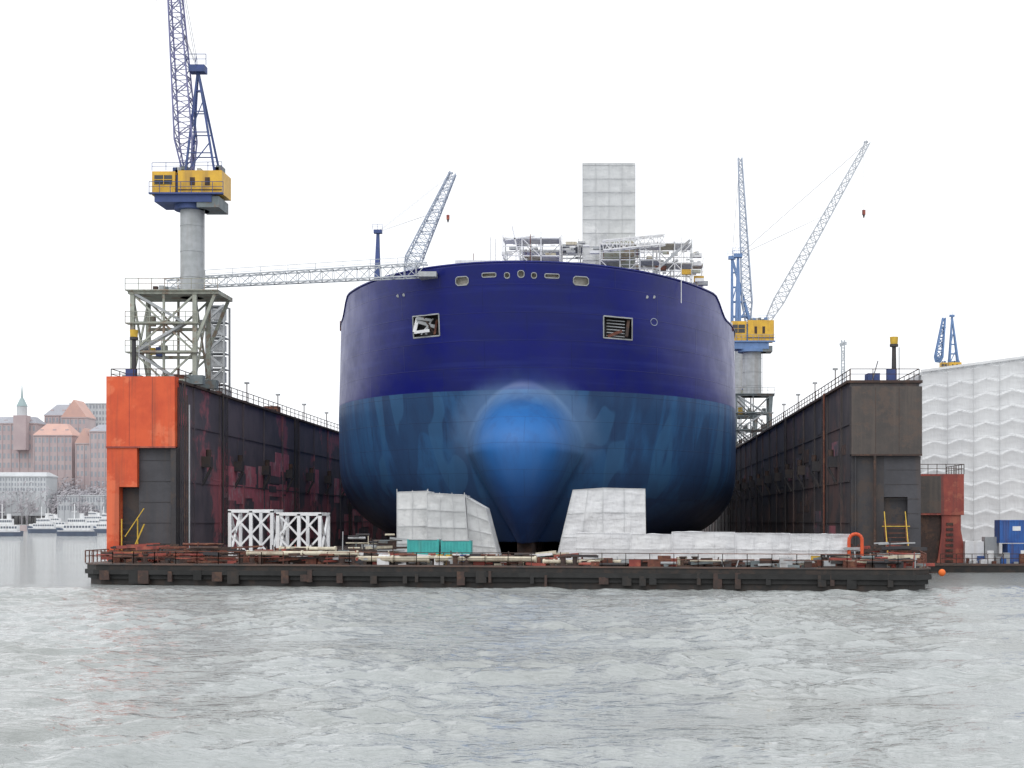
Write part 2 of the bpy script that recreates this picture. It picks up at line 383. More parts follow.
# deck structures on the ship
D=Group('deck_scaffolding'); sc=D['tubes']; pl=D['planks']
dz0=30.2
def tower(x0,x1,y0,y1,z0,z1,bay=2.2,lift=2.,m='scaf',t=.1,prob=.75):
    nx_=max(1,round((x1-x0)/bay)); nz_=max(1,round((z1-z0)/lift))
    for yy in (y0,y1):
        for i in range(nx_+1):
            xx=x0+(x1-x0)*i/nx_; sc.beam((xx,yy,z0),(xx,yy,z1+random.uniform(.1,1.)),t,m)
        for j in range(1,nz_+1):
            zz_=z0+(z1-z0)*j/nz_; sc.beam((x0,yy,zz_),(x1,yy,zz_),t,m); sc.beam((x0,yy,zz_-.9),(x1,yy,zz_-.9),t*.7,m)
            for i in range(nx_):
                if random.random()<prob*.5:
                    xa=x0+(x1-x0)*i/nx_; xb=x0+(x1-x0)*(i+1)/nx_
                    if random.random()<.5: xa,xb=xb,xa
                    sc.beam((xa,yy,zz_-lift),(xb,yy,zz_),t*.8,m)
    for i in range(nx_+1):
        xx=x0+(x1-x0)*i/nx_
        for j in range(1,nz_+1): sc.beam((xx,y0,z0+(z1-z0)*j/nz_),(xx,y1,z0+(z1-z0)*j/nz_),t,m)
    for j in range(1,nz_+1):
        for i in range(nx_):
            if random.random()<prob: pl.box(x0+(x1-x0)*i/nx_+.05,x0+(x1-x0)*(i+1)/nx_-.05,y0+.1,y1-.1,z0+(z1-z0)*j/nz_-.12,z0+(z1-z0)*j/nz_-.05,random.choice(['scaf','cream','white','grey']))
tower(X(503,160),X(560,160),160,163,dz0,Z(238,160),m='white')
tower(X(560,166),X(600,166),166,169,dz0,Z(246,166),m='white')
tower(X(600,160),X(660,160),160,163,dz0,Z(244,160),prob=.95,m='white')
tower(X(640,168),X(692,168),168,172,dz0,Z(243,168),prob=1.,m='white')
tower(X(655,176),X(703,176),176,179,29,Z(264,176),m='white',prob=1.)
tower(X(520,168),X(640,168),169,172,dz0,Z(250,169),m='scaf')
for k in range(30):
    u=random.uniform(470,698); d=random.uniform(158,172); v=random.uniform(234,256)
    sc.beam((X(u,d),d,dz0-1),(X(u,d),d,Z(v,d)),.08,random.choice(['scaf','white','grey','rust']))
for k in range(90):
    u=random.uniform(596,698); d=random.uniform(165,177); x=X(u,d); z=Z(random.uniform(250,288),d); s_=random.uniform(.2,.8)
    pl.box(x,x+s_*1.6,d,d+s_,z,z+s_*.6,random.choice(['white','grey','rust','beige','scaf','cream','white','white','tarpg','grey','cream']))
for k in range(40):
    u=random.uniform(500,600); d=random.uniform(160,170); x=X(u,d); z=Z(random.uniform(242,262),d); s_=random.uniform(.2,.7)
    pl.box(x,x+s_*1.8,d,d+s_,z,z+s_*.5,random.choice(['white','grey','cream','scaf','white','tarpg','grey']))
sc.lattice((X(603,158),158,Z(246,158)),(X(665,158),158,Z(240,158)),1,1,9,'white',.08)
sc.beam(P(640,285,166),P(690,240,166),.25,'grey'); sc.beam(P(520,262,160),P(512,226,160),.15,'white')
sc.beam(P(505,240,160),P(535,236,160),.15,'white')
pl.box(X(680,170),X(690,170),167.5,168,Z(275,168),Z(270,168),'yellow'); pl.box(X(694,175),X(704,175),175,176,Z(282,175),Z(276,175),'yellow')
pl.box(X(455,160),X(500,160),160,163,dz0-.5,Z(262,160)+.2,'white'); pl.box(X(604,163),X(634,163),163.5,165.5,dz0,Z(240,163),'beige')
sc.rail((X(455,157),157,31.2),(X(500,157),157,31.2),'white')
for sx in (-1,1):
    for i in range(18):
        y=186+i*5; sc.beam((BC+sx*24.,y,28.6),(BC+sx*24.,y,30.3),.1,'white')
    sc.beam((BC+sx*24.,186,30.3),(BC+sx*24.,275,30.3),.08,'white')
    for k in range(10):
        y=182+k*4; pl.box(BC+sx*23.3-.6,BC+sx*23.3+.6,y,y+1.2,28.8,29.0+random.uniform(.3,1.6),random.choice(['white','grey','rust','cream']))
D.done()
T=Group('wrapped_scaffold_tower'); tb=T['tarpaulin']
tb.tarpbox([(X(583,168),29.9),(X(635,168),29.9),(X(635,168),Z(168,168)),(X(583,168),Z(168,168))],165.6,170.5,'tarpg',cell=1.5,amp=.08,nz=.05,step=.15)
for q in range(11):
    z=30+q*1.5; T['tubes'].beam((X(583,168),165.56,z),(X(635,168),165.56,z),.04,'seam')
for q in range(5):
    xx=X(583,168)+q*(X(635,168)-X(583,168))/4; T['tubes'].beam((xx,165.56,30),(xx,165.56,45.2),.04,'seam')
T.done()
# ---------------------------------------------------------------- floating dock
DK=Group('floating_dock'); 
WT=19.3; XLi,XLo,XRi,XRo=-42.2,-48.7,22.7,29.4; Y0,Y1=145,450; DZ=1.9
PL=(-47.9,134.);PR=(25.8,120.)
p=DK['pontoon']
def slab(z0,z1,ins,mt):
    a=[(-48.6+ins,147),(PL[0]-.4+ins,PL[1]+2.5+ins*.3),(PL[0]+1.2+ins,PL[1]+ins),(PR[0]-1.6-ins,PR[1]+ins),(PR[0]-ins,PR[1]+2+ins*.3),(29.2-ins,147),(29.2-ins,Y1),(-48.6+ins,Y1)]
    n=len(a); vs=[(x,y,z0) for x,y in a]+[(x,y,z1) for x,y in a]
    p.add(vs,[(k,(k+1)%n,n+(k+1)%n,n+k) for k in range(n)]+[list(range(n,2*n)),list(range(n))[::-1]],mt)
slab(-2,.55,.55,'pont'); slab(.55,.95,.3,'rubber'); slab(.95,1.35,.05,'rubber'); slab(1.35,1.78,.25,'pont'); slab(1.78,DZ,.12,'deck')
def front(f,off=0):
    return Vector((PL[0]+1+(PR[0]-PL[0]-2)*f,PL[1]+(PR[1]-PL[1])*f+off,DZ))
for k in range(46):
    f=(k+.5+random.uniform(-.4,.4))/46; q=front(f,-.12)
    if random.random()<.6: wq=random.uniform(.1,.5); p.box(q.x-wq,q.x+wq,q.y+.08,q.y+.5,random.uniform(.1,.5),random.uniform(1.0,1.5),random.choice(['pont','rubber','rustd']))
for nm_,xi,xo,mt in (('wall_port',XLi,XLo,'wallL'),('wall_starboard',XRi,XRo,'wallR')):
    g=DK[nm_]; s_=1 if xi>xo else -1
    g.box(min(xi,xo),max(xi,xo),Y0,Y1,DZ+.002,WT-.25,mt)
    g.box(min(xi,xo)-.3,max(xi,xo)+.3,Y0-.2,Y1,WT-.25,WT,'rustd')
    for y in range(150,440,10):
        g.box(*(sorted((xi,xi+s_*.16))),y,y+.25,DZ,WT-.3,mt)
    for z in (5.5,9.5,15.):
        g.box(*(sorted((xi,xi+s_*.1))),Y0,Y1,z,z+.12,mt)
    for y in range(153,430,13):
        g.box(*(sorted((xi,xi+s_*.9))),y,y+1.1,11.2,12.3,'black'); g.beam((xi,y+.5,9.4),(xi+s_*.9,y+.5,11.2),.25,'black')
        g.cyl((xi+s_*.6,y+.5,12.3),(xi+s_*.6,y+.5,13.),.28,'rustd',8)
    for y in (160,196,236,290):
        g.cyl((xi+s_*.4,y,DZ),(xi+s_*.4,y,WT),.12,'rust' if s_<0 and y==160 else 'black',8)
        for dy in (1.6,2.3): g.beam((xi+s_*.3,y+dy,DZ),(xi+s_*.3,y+dy,WT),.08,'black')
        for q in range(28): g.beam((xi+s_*.3,y+1.6,DZ+.6*q+.3),(xi+s_*.3,y+2.3,DZ+.6*q+.3),.06,'black')
    for k in range(120 if s_>0 else 60):
        if s_>0:
            y=random.uniform(156,290); z=random.uniform(2.5,11.5); mm=random.choice(['wallLr','wallLr','wallLr','wallL','wallLr'])
            hh=random.uniform(1.2,4.)
            if k>80: mm=random.choice(['wallL','panel','wallL']); hh=random.uniform(.6,2)
        else: y=random.uniform(147,330); z=random.uniform(3,16); mm=random.choice([mt,'wallL','wallR','panel','rustd']); hh=random.uniform(1,2.6)
        g.box(*(sorted((xi,xi+s_*.03+s_*k*.0005))),y,y+random.uniform(1.5,9),z,min(z+hh,18.8),mm)
    r=DK['railings']
    r.rail((xi-s_*.1,Y0+.3,WT),(xi-s_*.1,Y1,WT),'rustd',sp=2.5,t=.07); r.rail((xo,Y0,WT),(xo,Y1,WT),'rustd',sp=2.5,t=.07); r.rail((xi,Y0,WT),(xo,Y0,WT),'rustd')
    for y in range(158,430,16):
        r.beam((xi-s_*.5,y,WT),(xi-s_*.5,y,WT+2.4),.1,'rustd'); r.box(xi-s_*.5-.25,xi-s_*.5+.25,y-.2,y+.2,WT+2.3,WT+2.5,'grey')
    for y in range(150,420,5):
        if random.random()<.8:
            a=random.uniform(.25,.9); xx=xi-s_*random.uniform(.9,3); r.box(xx-a,xx+a,y,y+a*2,WT,WT+a*random.uniform(.6,1.6),random.choice(['grey','rustd','dkgreen','black','redox','rust','white']))
g=DK['port_end']; yf=Y0-1.4
g.box(XLo,XLi+.05,yf,Y0-.003,12.85,WT+.25,'orange')
for q in range(1,3): g.box(XLo+q*2.2-.02,XLo+q*2.2+.02,yf-.012,yf,12.9,WT+.2,'redox')
g.box(XLo-.03,XLi+.1,yf-.04,yf+.3,12.7,12.85,'redox')
g.box(XLo,X(120,144),yf+.1,Y0-.003,DZ,12.7,'orange'); g.box(X(120,144)+.01,X(138,144),yf+.1,Y0-.003,Z(487,144),12.7,'orange')
g.box(X(138,144)+.01,XLi-.4,yf+.7,Y0-.003,DZ,12.7,'panel'); g.box(XLi-.4,XLi+.1,yf+.2,Y0-.003,DZ,12.7,'black')
g.box(X(120,144)+.02,X(138,144)-.02,yf+1.2,Y0-.004,DZ,Z(488,144),'black')
for q in range(5): g.box(X(139,144),XLi-.5,yf+.66,yf+.7,3.5+q*2,3.55+q*2,'black')
for xx in (X(120,143),X(136,143)):
    g.beam((xx,yf-.1,DZ),(xx,yf-.1,5.9),.1,'yel2')
for q in range(7): g.beam((X(120,143),yf-.1,DZ+.6*q),(X(136,143),yf-.1,DZ+.6*q),.07,'rustd')
g.beam((X(117,143),yf-.5,DZ+.8),(X(146,143),yf-1.6,DZ+.8),.1,'yel2'); g.beam((X(124,143),yf-.3,4.2),(X(143,143),yf-.3,6.9),.08,'yel2')
g.beam((X(128,143),yf-.5,DZ),(X(144,143),yf-.5,5.4),.12,'yel2'); 
for q in range(6): g.cyl((XLi+.1+.22*q,Y0-.5,DZ),(XLi+.1+.22*q,Y0-.5,WT-random.uniform(0,3)),.07,random.choice(['rustd','grey','black','black']),6)
g=DK['starboard_end']
g.box(XRi-.05,XRo,yf,Y0-.003,12.1,WT-.7,'brownp'); g.box(XRi-.05,XRo,yf-.05,yf+.3,11.95,12.1,'rustd')
for q in range(1,3): g.box(XRi+q*2.25-.02,XRi+q*2.25+.02,yf-.01,yf,12.2,WT-.8,'rustd')
g.box(XRi,X(884,144),yf+.5,Y0-.003,DZ,11.95,'black'); g.box(X(884,144)+.01,XRo,yf+.6,Y0-.003,Z(497,144),11.95,'panel')
g.box(X(908,144),XRo,yf+.6,Y0-.003,DZ,Z(497,144),'panel'); g.box(X(884,144)+.02,X(908,144)-.02,yf+1.2,Y0-.004,DZ,Z(498,144),'black')
for q in range(6): g.box(X(886,144),XRo-.2,yf+.57,yf+.6,5+q*1.4,5.04+q*1.4,'black')
for q in range(9): g.box(X(885,144),X(907,144),yf-.2-.22*(8-q),yf+.1-.22*(8-q),DZ+.1+.42*q,DZ+.16+.42*q,'rust')
for xx in (X(885,143),X(906,143)): g.beam((xx,yf-2.,DZ+.9),(xx,yf-.2,6.6),.08,'yel2'); g.beam((xx,yf-2.,DZ),(xx,yf-2,DZ+.9),.08,'yel2'); g.beam((xx,yf-2.,DZ+.1),(xx,yf-.2,5.7),.14,'rust')
g.beam((X(882,143),yf-.6,5.2),(X(910,143),yf-.6,5.2),.08,'yel2')
g.cyl((X(876,143),yf,DZ),(X(876,143),yf,12),.13,'rustd',8); g.cyl((X(857,143),yf+.3,DZ),(X(857,143),yf+.3,12),.1,'black',8)
for nm_,u,vt in (('signal_mast_a',134,330),('signal_mast_b',894,337)):
    g=DK[nm_]; x=X(u,146); z=Z(vt,146)
    g.cyl((x,146,WT),(x,146,z-.8),.26,'black',10,.2); g.cyl((x,146,z-.7),(x,146,z),.36,'yel2',10,.42); g.box(x-.7,x+.2,145.6,146.4,WT,WT+1.2,'cblue')
    g.beam((x+.5,146,WT),(x+.5,146,z-1),.08,'grey'); g.cyl((x,146,z-.95),(x,146,z-.7),.42,'black',10)
g=DK['signal_mast_b']; g.box(X(868,146),X(880,146),146,148,WT,WT+.8,'cblue'); g.beam((X(872,146),146,WT),(X(878,146),146,WT+2),.1,'rope')
r=DK['deck_railing']
for k in range(0,36):
    if k in (9,10,20,21): continue
    a=front(k/36,.5); b_=front((k+1)/36,.5); r.rail(a,b_,'rust' if k<14 or k>24 else 'rustd',h=1.1,sp=2,t=.06)
r.rail((-48.2,136.5,DZ),(-48.6,145,DZ),'rust',t=.09,sp=1.2); r.rail((25.4,122.5,DZ),(29,145,DZ),'rust',t=.09,sp=1.2)
DK.done()
for k,f in enumerate([.06,.2,.33,.47,.6,.74,.9]):
    g=MB(); q=front(f,1.3)
    for s_ in (-.5,.5):
        g.cyl(q+Vector((s_,0,0)),q+Vector((s_,0,.75)),.22,'rustd',10); g.cyl(q+Vector((s_,0,.75)),q+Vector((s_,0,.85)),.32,'rustd',10)
    g.box(q.x-1,q.x+1,q.y-.4,q.y+.4,DZ+.004,DZ+.12,'rustd'); g.obj('mooring_bollard')
def pile(f0,f1,off,hmax,n,mats,name):
    g=MB()
    for k in range(n):
        f=random.uniform(f0,f1); q=front(f,off+random.uniform(-.9,.9)); L=random.uniform(.5,3.2); h=DZ+random.random()**1.3*hmax
        kind=random.random(); mt=random.choice(mats); w_=random.uniform(.08,.24)
        if kind<.4: g.beam(q+Vector((-L/2,random.uniform(-.6,.6),h-DZ+.15)),q+Vector((L/2,random.uniform(-.6,.6),h-DZ+.15+random.uniform(-.2,.2))),w_,mt,w_*1.2)
        elif kind<.6: g.cyl(q+Vector((-L/2,0,h-DZ+.15)),q+Vector((L/2,random.uniform(-.5,.5),h-DZ+.15)),w_*.6,mt,8)
        elif kind<.85:
            s_=random.uniform(.15,.55); g.box(q.x-s_,q.x+s_,q.y-s_*.6,q.y+s_*.6,DZ+.006,DZ+s_*random.uniform(.5,1.8),mt)
        else: g.beam(q,q+Vector((random.uniform(-.2,.2),0,random.uniform(.6,hmax+.5))),.09,mt)
    g.obj(name)
pile(.01,.36,3.2,1.3,240,['rust','rust','rustd','redox','rustd','black'],'rusty_steel_pile')
pile(.0,.16,6,1.6,70,['rust','rustd','redox','black'],'rusty_steel_pile')
pile(.30,.62,2.4,.8,190,['rust','rustd','rustd','cream','grey','white','black','redox'],'deck_gear_pile')
pile(.62,.88,1.6,.35,120,['rust','rustd','rustd','grey','black','redox','cream','dkgreen'],'deck_gear_pile')
pile(.88,1.,2.,.9,90,['rust','rustd','grey','black','redox','cream','dkgreen'],'deck_gear_pile')
pile(.9,1.,6.,2.,60,['rust','rustd','black','redox','grey'],'rusty_steel_pile')
pile(.28,.38,12,2.6,80,['rustd','grey','black','dkgreen','cream','scaf'],'deck_gear_pile')
for f0,f1,off,z,rr in ((.2,.34,1.9,.95,.2),(.34,.43,1.6,.5,.25),(.44,.56,1.4,.55,.22),(.57,.66,1.5,.35,.17),(.24,.31,2.6,1.35,.17)):
    g=MB(); a=front(f0,off)+Vector((0,0,z)); b_=front(f1,off)+Vector((0,0,z)); g.cyl(a,b_,rr,'cream',12)
    for t in (0.0,.5,1.): c=a.lerp(b_,t); dv=(b_-a).normalized()*.08; g.cyl(c-dv,c+dv,rr*1.35,'cream',12)
    for t in (.12,.85): c=a.lerp(b_,t); g.box(c.x-.15,c.x+.15,c.y-.3,c.y+.3,DZ+.005,c.z-rr+.03,'rustd')
    g.obj('deck_pipe')
for k in range(16):
    f=random.choice([random.uniform(.27,.4),random.uniform(.42,.6),random.uniform(.88,.97)]); q=front(f,random.uniform(2,5)); g=MB(); mt=random.choice(['bluec','rust','white','yel2','teal','grey'])
    g.cyl(q,q+Vector((0,0,.9)),.3,mt,12)
    for z in (.02,.3,.6,.88): g.cyl(q+Vector((0,0,z-.02)),q+Vector((0,0,z+.02)),.32,mt,12)
    g.obj('oil_drum')
def xframe(x0,x1,y0,y1,z0,z1,name):
    g=MB(); t=.3
    xs_=[x0,(x0+x1)/2,x1]; zs=[z0,(z0+z1)/2,z1]
    for y in (y0,y1):
        for x in xs_: g.beam((x,y,z0),(x,y,z1),t,'white')
        for z in (z0,z1): g.beam((x0-t/2,y,z),(x1+t/2,y,z),t,'white')
        for i in range(2):
            for j in range(2):
                if y==y0: g.beam((xs_[i],y,zs[j]),(xs_[i+1],y,zs[j+1]),.17,'white'); g.beam((xs_[i+1],y+.02,zs[j]),(xs_[i],y+.02,zs[j+1]),.17,'white')
    for x in (x0,x1):
        for z in (z0,z1): g.beam((x,y0,z),(x,y1,z),t,'white')
        g.beam((x,y0,z0),(x,y1,z1),.2,'white'); g.beam((x,y1,z0),(x,y0,z1),.2,'white')
    g.obj(name)
xframe(X(230,141),X(272,141),141,145,2.3,Z(511,141),'white_steel_frame'); xframe(X(278,139),X(320,139),139,143,2.2,Z(514,139),'white_steel_frame')
for u0,u1,v in ((408,438,540),(442,470,541)):
    g=Group('teal_container'); d=135.; x0,x1=X(u0,d),X(u1,d); z1=Z(v,d); b_=g['body']
    b_.box(x0,x1,d,d+2.4,DZ+.15,z1,'teal')
    n=9
    for k in range(n): xx=x0+(x1-x0)*(k+.5)/n; b_.box(xx-.07,xx+.07,d-.05,d,DZ+.3,z1-.12,'teal')
    for xx in (x0,x1): g['corner_posts'].box(xx-.07,xx+.07,d-.08,d+.1,DZ+.05,z1+.05,'teal')
    g['roof'].box(x0-.05,x1+.05,d-.06,d+2.45,z1,z1+.07,'grey'); g['skids'].box(x0,x1,d+.2,d+2.2,DZ+.005,DZ+.15,'rustd'); g.done()
def enclosure(name,sections,m,cell=2.,amp=.2,nz=.3,tubes=True,tm='scaf',ext=.4):
    G=Group(name)
    for poly,y0,y1 in sections:
        G['tarpaulin'].tarpbox(poly,y0,y1,m,cell,amp,nz)
        if tubes:
            bl,br,tr,tl=poly; n=max(1,round((br[0]-bl[0])/cell))
            for k in range(n+1):
                f=k/n; a=Vector((bl[0]+(br[0]-bl[0])*f,y0-.04,bl[1])); b_=Vector((tl[0]+(tr[0]-tl[0])*f,y0-.04,tl[1]+(tr[1]-tl[1])*f+random.uniform(.02,ext))); G['tubes'].beam(a,b_,.05,tm)
            h=tl[1]-bl[1]; nn=max(1,round(h/cell))
            for k in range(1,nn+1): 
                f=k/nn; G['tubes'].beam((bl[0]+(tl[0]-bl[0])*f,y0-.05,bl[1]+h*f),(br[0]+(tr[0]-br[0])*f,y0-.05,br[1]+(tr[1]-br[1])*f),.045,tm)
    G.done()
d=143
enclosure('tarpaulin_enclosure',[([(X(397,d),DZ),(X(428,d),DZ),(X(428,d),Z(491,d)),(X(397,d),Z(492,d))],d,d+5),
  ([(X(428,d),DZ),(X(470,d),DZ),(X(465,d),Z(495,d)),(X(428,d),Z(493,d))],d-.6,d+5),
  ([(X(470,d),DZ),(X(499,d),DZ),(X(485,d),Z(508,d)),(X(466,d),Z(497,d))],d-.02,d+5)],'tarpg',cell=1.5,amp=.10,nz=.07,tm='seam')
enclosure('tarpaulin_enclosure',[([(X(556,d),DZ),(X(603,d),DZ),(X(603,d),Z(488,d)),(X(573,d),Z(490,d))],d,d+6),
  ([(X(603,d),DZ),(X(646,d),DZ),(X(645,d),Z(489,d)),(X(603,d),Z(488,d))],d-.3,d+6)],'tarp',cell=2.2,amp=.16,nz=.14,tubes=True,tm='tarpg',ext=.03)
sec=[];us=[575,630,672,735,790,850];tv=[533,534,532,533,534,536]
for k in range(5):
    d=133.5-k*1.8; 
    sec.append(([(X(us[k],d),DZ),(X(us[k+1],d)-.03,DZ),(X(us[k+1],d)-.03,Z(tv[k]+random.uniform(-.3,.6),d)),(X(us[k],d)+.1,Z(tv[k],d))],d,d+3.5))
enclosure('covered_pipe_rack',sec,'tarp',cell=1.6,amp=.08,nz=.10,tubes=True,tm='tarp',ext=.03)
g=MB(); d=126; x0,x1=X(849,d),X(862,d); zt=Z(534,d)
pts=[Vector((x0,d,DZ))]+[Vector(((x0+x1)/2-math.cos(a)*(x1-x0)/2,d,zt-.5+math.sin(a)*.5)) for a in np.linspace(0,math.pi,8)]+[Vector((x1,d,DZ))]
for a,b_ in zip(pts,pts[1:]): g.cyl(a,b_,.15,'orange',10)
g.obj('orange_pipe_bend')
g=MB(); bx,by=X(942,122),122
n=10
vs=[];fs_=[]
for j in range(7):
    a=math.pi*j/6-math.pi/2
    for k in range(n): vs.append((bx+.3*math.cos(a)*math.cos(2*math.pi*k/n),by+.3*math.cos(a)*math.sin(2*math.pi*k/n),1.5+.3*math.sin(a)))
for j in range(6):
    for k in range(n): fs_.append((j*n+k,j*n+(k+1)%n,(j+1)*n+(k+1)%n,(j+1)*n+k))
g.add(vs,fs_,'buoy',True); g.beam((bx,by,1.5),(PR[0]-.8,by+.6,1.5),.12,'rustd'); g.obj('orange_fender_ball')
# ---------------------------------------------------------------- cranes
def crane(name,x,y,zb,zt,tip,apex,pivot,steel,jibm,blue,jw=1.8,legs=(-5,1.2,3.3),yw=5,ph=9,colr=1.15,t=.13,cabw=7.2,tipw=.8,n=22,hook=None,colm='grey',ft=.3,hs_=1.):
    G=Group(name); g=G['portal']; zp=zb+ph
    xa,xb=x+legs[0],x+legs[1]
    for xx in (xa,(xa+xb)/2,xb):
        for yy in (y-yw/2,y+yw/2): g.beam((xx,yy,zb),(xx,yy,zp),.42 if xx!=(xa+xb)/2 else .22,steel)
    for yy in (y-yw/2,y+yw/2):
        for z in (zb+.4,zb+ph*.36,zb+ph*.68): g.beam((xa,yy,z),(xb,yy,z),.32,steel)
        for i,z in enumerate((zb+.4,zb+ph*.36,zb+ph*.68)):
            z2=z+ph*.32; xm=(xa+xb)/2
            for p_,q_ in ((xa,xm),(xb,xm)) if i%2 else ((xm,xa),(xm,xb)): g.beam((p_,yy,z),(q_,yy,z2),.18,steel)
        g.beam((xb,yy,zb+ph*.45),(x+legs[2]-.4,yy,zp),.3,steel)
    for xx in (xa,xb):
        g.beam((xx,y-yw/2,zb+.4),(xx,y+yw/2,zp),.18,steel); g.beam((xx,y+yw/2,zb+.4),(xx,y-yw/2,zp),.18,steel)
        for yy in (y-yw/2,y+yw/2): g.box(xx-.9,xx+.9,yy-.5,yy+.5,zb,zb+.9,'dkgreen')
    g.box(xa-.4,x+legs[2],y-yw/2-.3,y+yw/2+.3,zp,zp+.4,steel)
    for zq in (zp+.4,zb+ph*.68,zb+ph*.36):
        g.rail((xa-.6,y-yw/2-.5,zq),(x+legs[2]-(0 if zq>zp else 2),y-yw/2-.5,zq),steel,sp=1.2,t=.06)
        g.box(xa-.6,x+legs[2]-(0 if zq>zp else 2),y-yw/2-.6,y-yw/2+.5,zq-.1,zq,steel)
    for k in range(14):
        bx=random.uniform(xa,xb); bz=random.choice([zb,zb+ph*.36,zb+ph*.68,zp+.4]); s2=random.uniform(.3,.8); by=y+random.uniform(-2,1.5)
        g.box(bx,bx+s2,by,by+s2,bz,bz+s2*1.6,random.choice(['dkgreen','grey','beige','rustd','yel2','cblue']))
    for k,(z0_,z1_) in enumerate(((zb,zb+ph*.36),(zb+ph*.36,zb+ph*.68),(zb+ph*.68,zp))):
        a0,a1=(xa+.3,xb-1) if k%2 else (xb-1,xa+.3)
        for yy in (y-yw/2-.2,y-yw/2+.5): g.beam((a0,yy,z0_),(a1,yy,z1_),.12,'grey',.25)
    c=G['column']; c.cyl((x,y,zp),(x,y,zt),colr,colm,20); c.cyl((x,y,zt-.5),(x,y,zt),colr*1.5,blue,20)
    for z in np.arange(zp+2,zt-1,2.6): c.cyl((x,y,z),(x,y,z+.1),colr*1.03,colm,20)
    c.beam((x+colr+.2,y-.4,zp),(x+colr+.2,y-.4,zt),.08,colm)
    h=G['machinery_house']; c2=cabw/2; e=hs_
    h.box(x-c2+.3,x+c2-1.,y-2,y+2,zt,zt+.9*e,blue); h.box(x-.9,x+c2,y-1.8,y+1.8,zt+.9*e,zt+3.2*e,'yellow')
    h.box(x-c2,x-1.2,y-1.8,y+.4,zt+.7*e,zt+3.1*e,'yellow'); h.box(x-c2+.25,x-1.5,y-1.86,y-1.8,zt+1.8*e,zt+2.7*e,'glass'); h.box(x-1.2,x-.9,y-1.5,y+1.5,zt+.9*e,zt+2.8*e,blue)
    h.beam((x-c2+.25,y-1.9,zt+2.25*e),(x-1.5,y-1.9,zt+2.25*e),.06,'yellow'); h.beam((x-c2+1.2,y-1.9,zt+1.8*e),(x-c2+1.2,y-1.9,zt+2.7*e),.07,'yellow')
    for q in range(2): h.box(x+.3+q*1.5,x+.8+q*1.5,y-1.83,y-1.8,zt+1.7*e,zt+2.5*e,'rustd')
    h.box(x-.9,x+c2,y-1.84,y-1.8,zt+1.2*e,zt+1.3*e,'rustd')
    h.rail((x-c2-.2,y-2.1,zt+.9*e),(x+c2+.2,y-2.1,zt+.9*e),blue,sp=1,t=.05); h.box(x-c2-.2,x+c2+.2,y-2.3,y-1.85,zt+.75*e,zt+.9*e,blue)
    h.rail((x-c2,y-1.8,zt+3.15*e),(x+c2,y-1.8,zt+3.25*e),blue,h=.8,sp=1.2,t=.05)
    h.box(x+c2-2.5,x+c2-.3,y-1.9,y+1.9,zt-.5,zt+.6,'dkgreen')
    for k in range(8): s2=random.uniform(.2,.6); bx=x+random.uniform(-c2+.5,c2-.8); h.box(bx,bx+s2,y-1,y+.5,zt+3.1*e,zt+3.1*e+s2*1.3,random.choice([blue,'grey','dkgreen']))
    j=G['jib']; pv=Vector(pivot); tp=Vector(tip); ap=Vector(apex)
    dv=(tp-pv); k1=pv+dv*.12; j.lattice(pv,k1,jw*.5,jw,3,jibm,t); j.lattice(k1,tp,jw,tipw,n,jibm,t)
    a=G['luffing_frame']
    bl=[Vector((ap.x-.7+ (x-ap.x)*.4,y+s_,zt+3)) for s_ in (-1.2,1.2)]; br_=[Vector((x+c2*.75 if tp.x<x+8 else x-c2*.75,y+s_,zt+3)) for s_ in (-1.2,1.2)]
    for q in bl+br_: a.beam(q,ap,ft,blue)
    for f in (.2,.4,.6,.8): a.beam(bl[0].lerp(ap,f),br_[0].lerp(ap,f),ft*.5,blue); a.beam(bl[1].lerp(ap,f),br_[1].lerp(ap,f),ft*.5,blue)
    for f in (0,.4): a.beam(bl[0].lerp(ap,f),br_[0].lerp(ap,f+.3),ft*.5,blue)
    a.box(ap.x-.8,ap.x+.8,ap.y-.6,ap.y+.6,ap.z-.3,ap.z+.4,blue); a.rail((ap.x-1,ap.y-.7,ap.z+.3),(ap.x+1,ap.y-.7,ap.z+.3),blue,sp=.7,t=.06)
    rp=G['ropes']
    for s_ in (-.4,.4): rp.beam(ap+Vector((0,s_,0)),tp+Vector((0,s_,0)),.04,'rope'); rp.beam(ap+Vector((0,s_,0)),pv.lerp(tp,.6),.04,'rope')
    if hook is not None:
        hk=Vector((tp.x+hook[0],tp.y,hook[1])); rp.beam((hk.x,tp.y,tp.z),hk,.05,'rope'); rp.beam(tp,(hk.x,tp.y,tp.z),.3,jibm)
        G['hook_block'].box(hk.x-.3,hk.x+.3,tp.y-.2,tp.y+.2,hk.z-.9,hk.z,'redox'); G['hook_block'].cyl(hk-Vector((0,0,1.5)),hk-Vector((0,0,.9)),.1,'black',8,.25)
    G.done(); return G
d=152
crane('harbour_crane',X(192,d),d,WT,Z(206,d),P(169,-90,d),P(198,70,d),P(188,172,d),'beige','jib','cblue',legs=(-5.2,1.,3.4),t=.08,hook=(-1.3,60),ft=.2,cabw=7.)
g=MB(); g.lattice(P(166,284,153),P(428,270,154.5),1.2,1.5,22,'jibw',.07,side=Vector((0,1,0)),ha=.9,hb=1.3)
g.box(X(420,154.5),X(438,154.5),153,156,Z(276,154)-.2,Z(272,154)-.1,'grey'); g.beam(P(424,276,154.5),(X(424,154.5)+.5,158,31.2),.2,'grey')
g.rail(P(205,279,152.6),P(425,265,154),'jibw',h=.9,sp=2.5,t=.05)
g.obj('gangway_truss')
g=MB(); d=168; x0,x1=X(206,d),X(224,d); z1=Z(305,d)
for xx in (x0,x1):
    for yy in (d,d+2.4): g.beam((xx,yy,WT),(xx,yy,z1),.2,'grey')
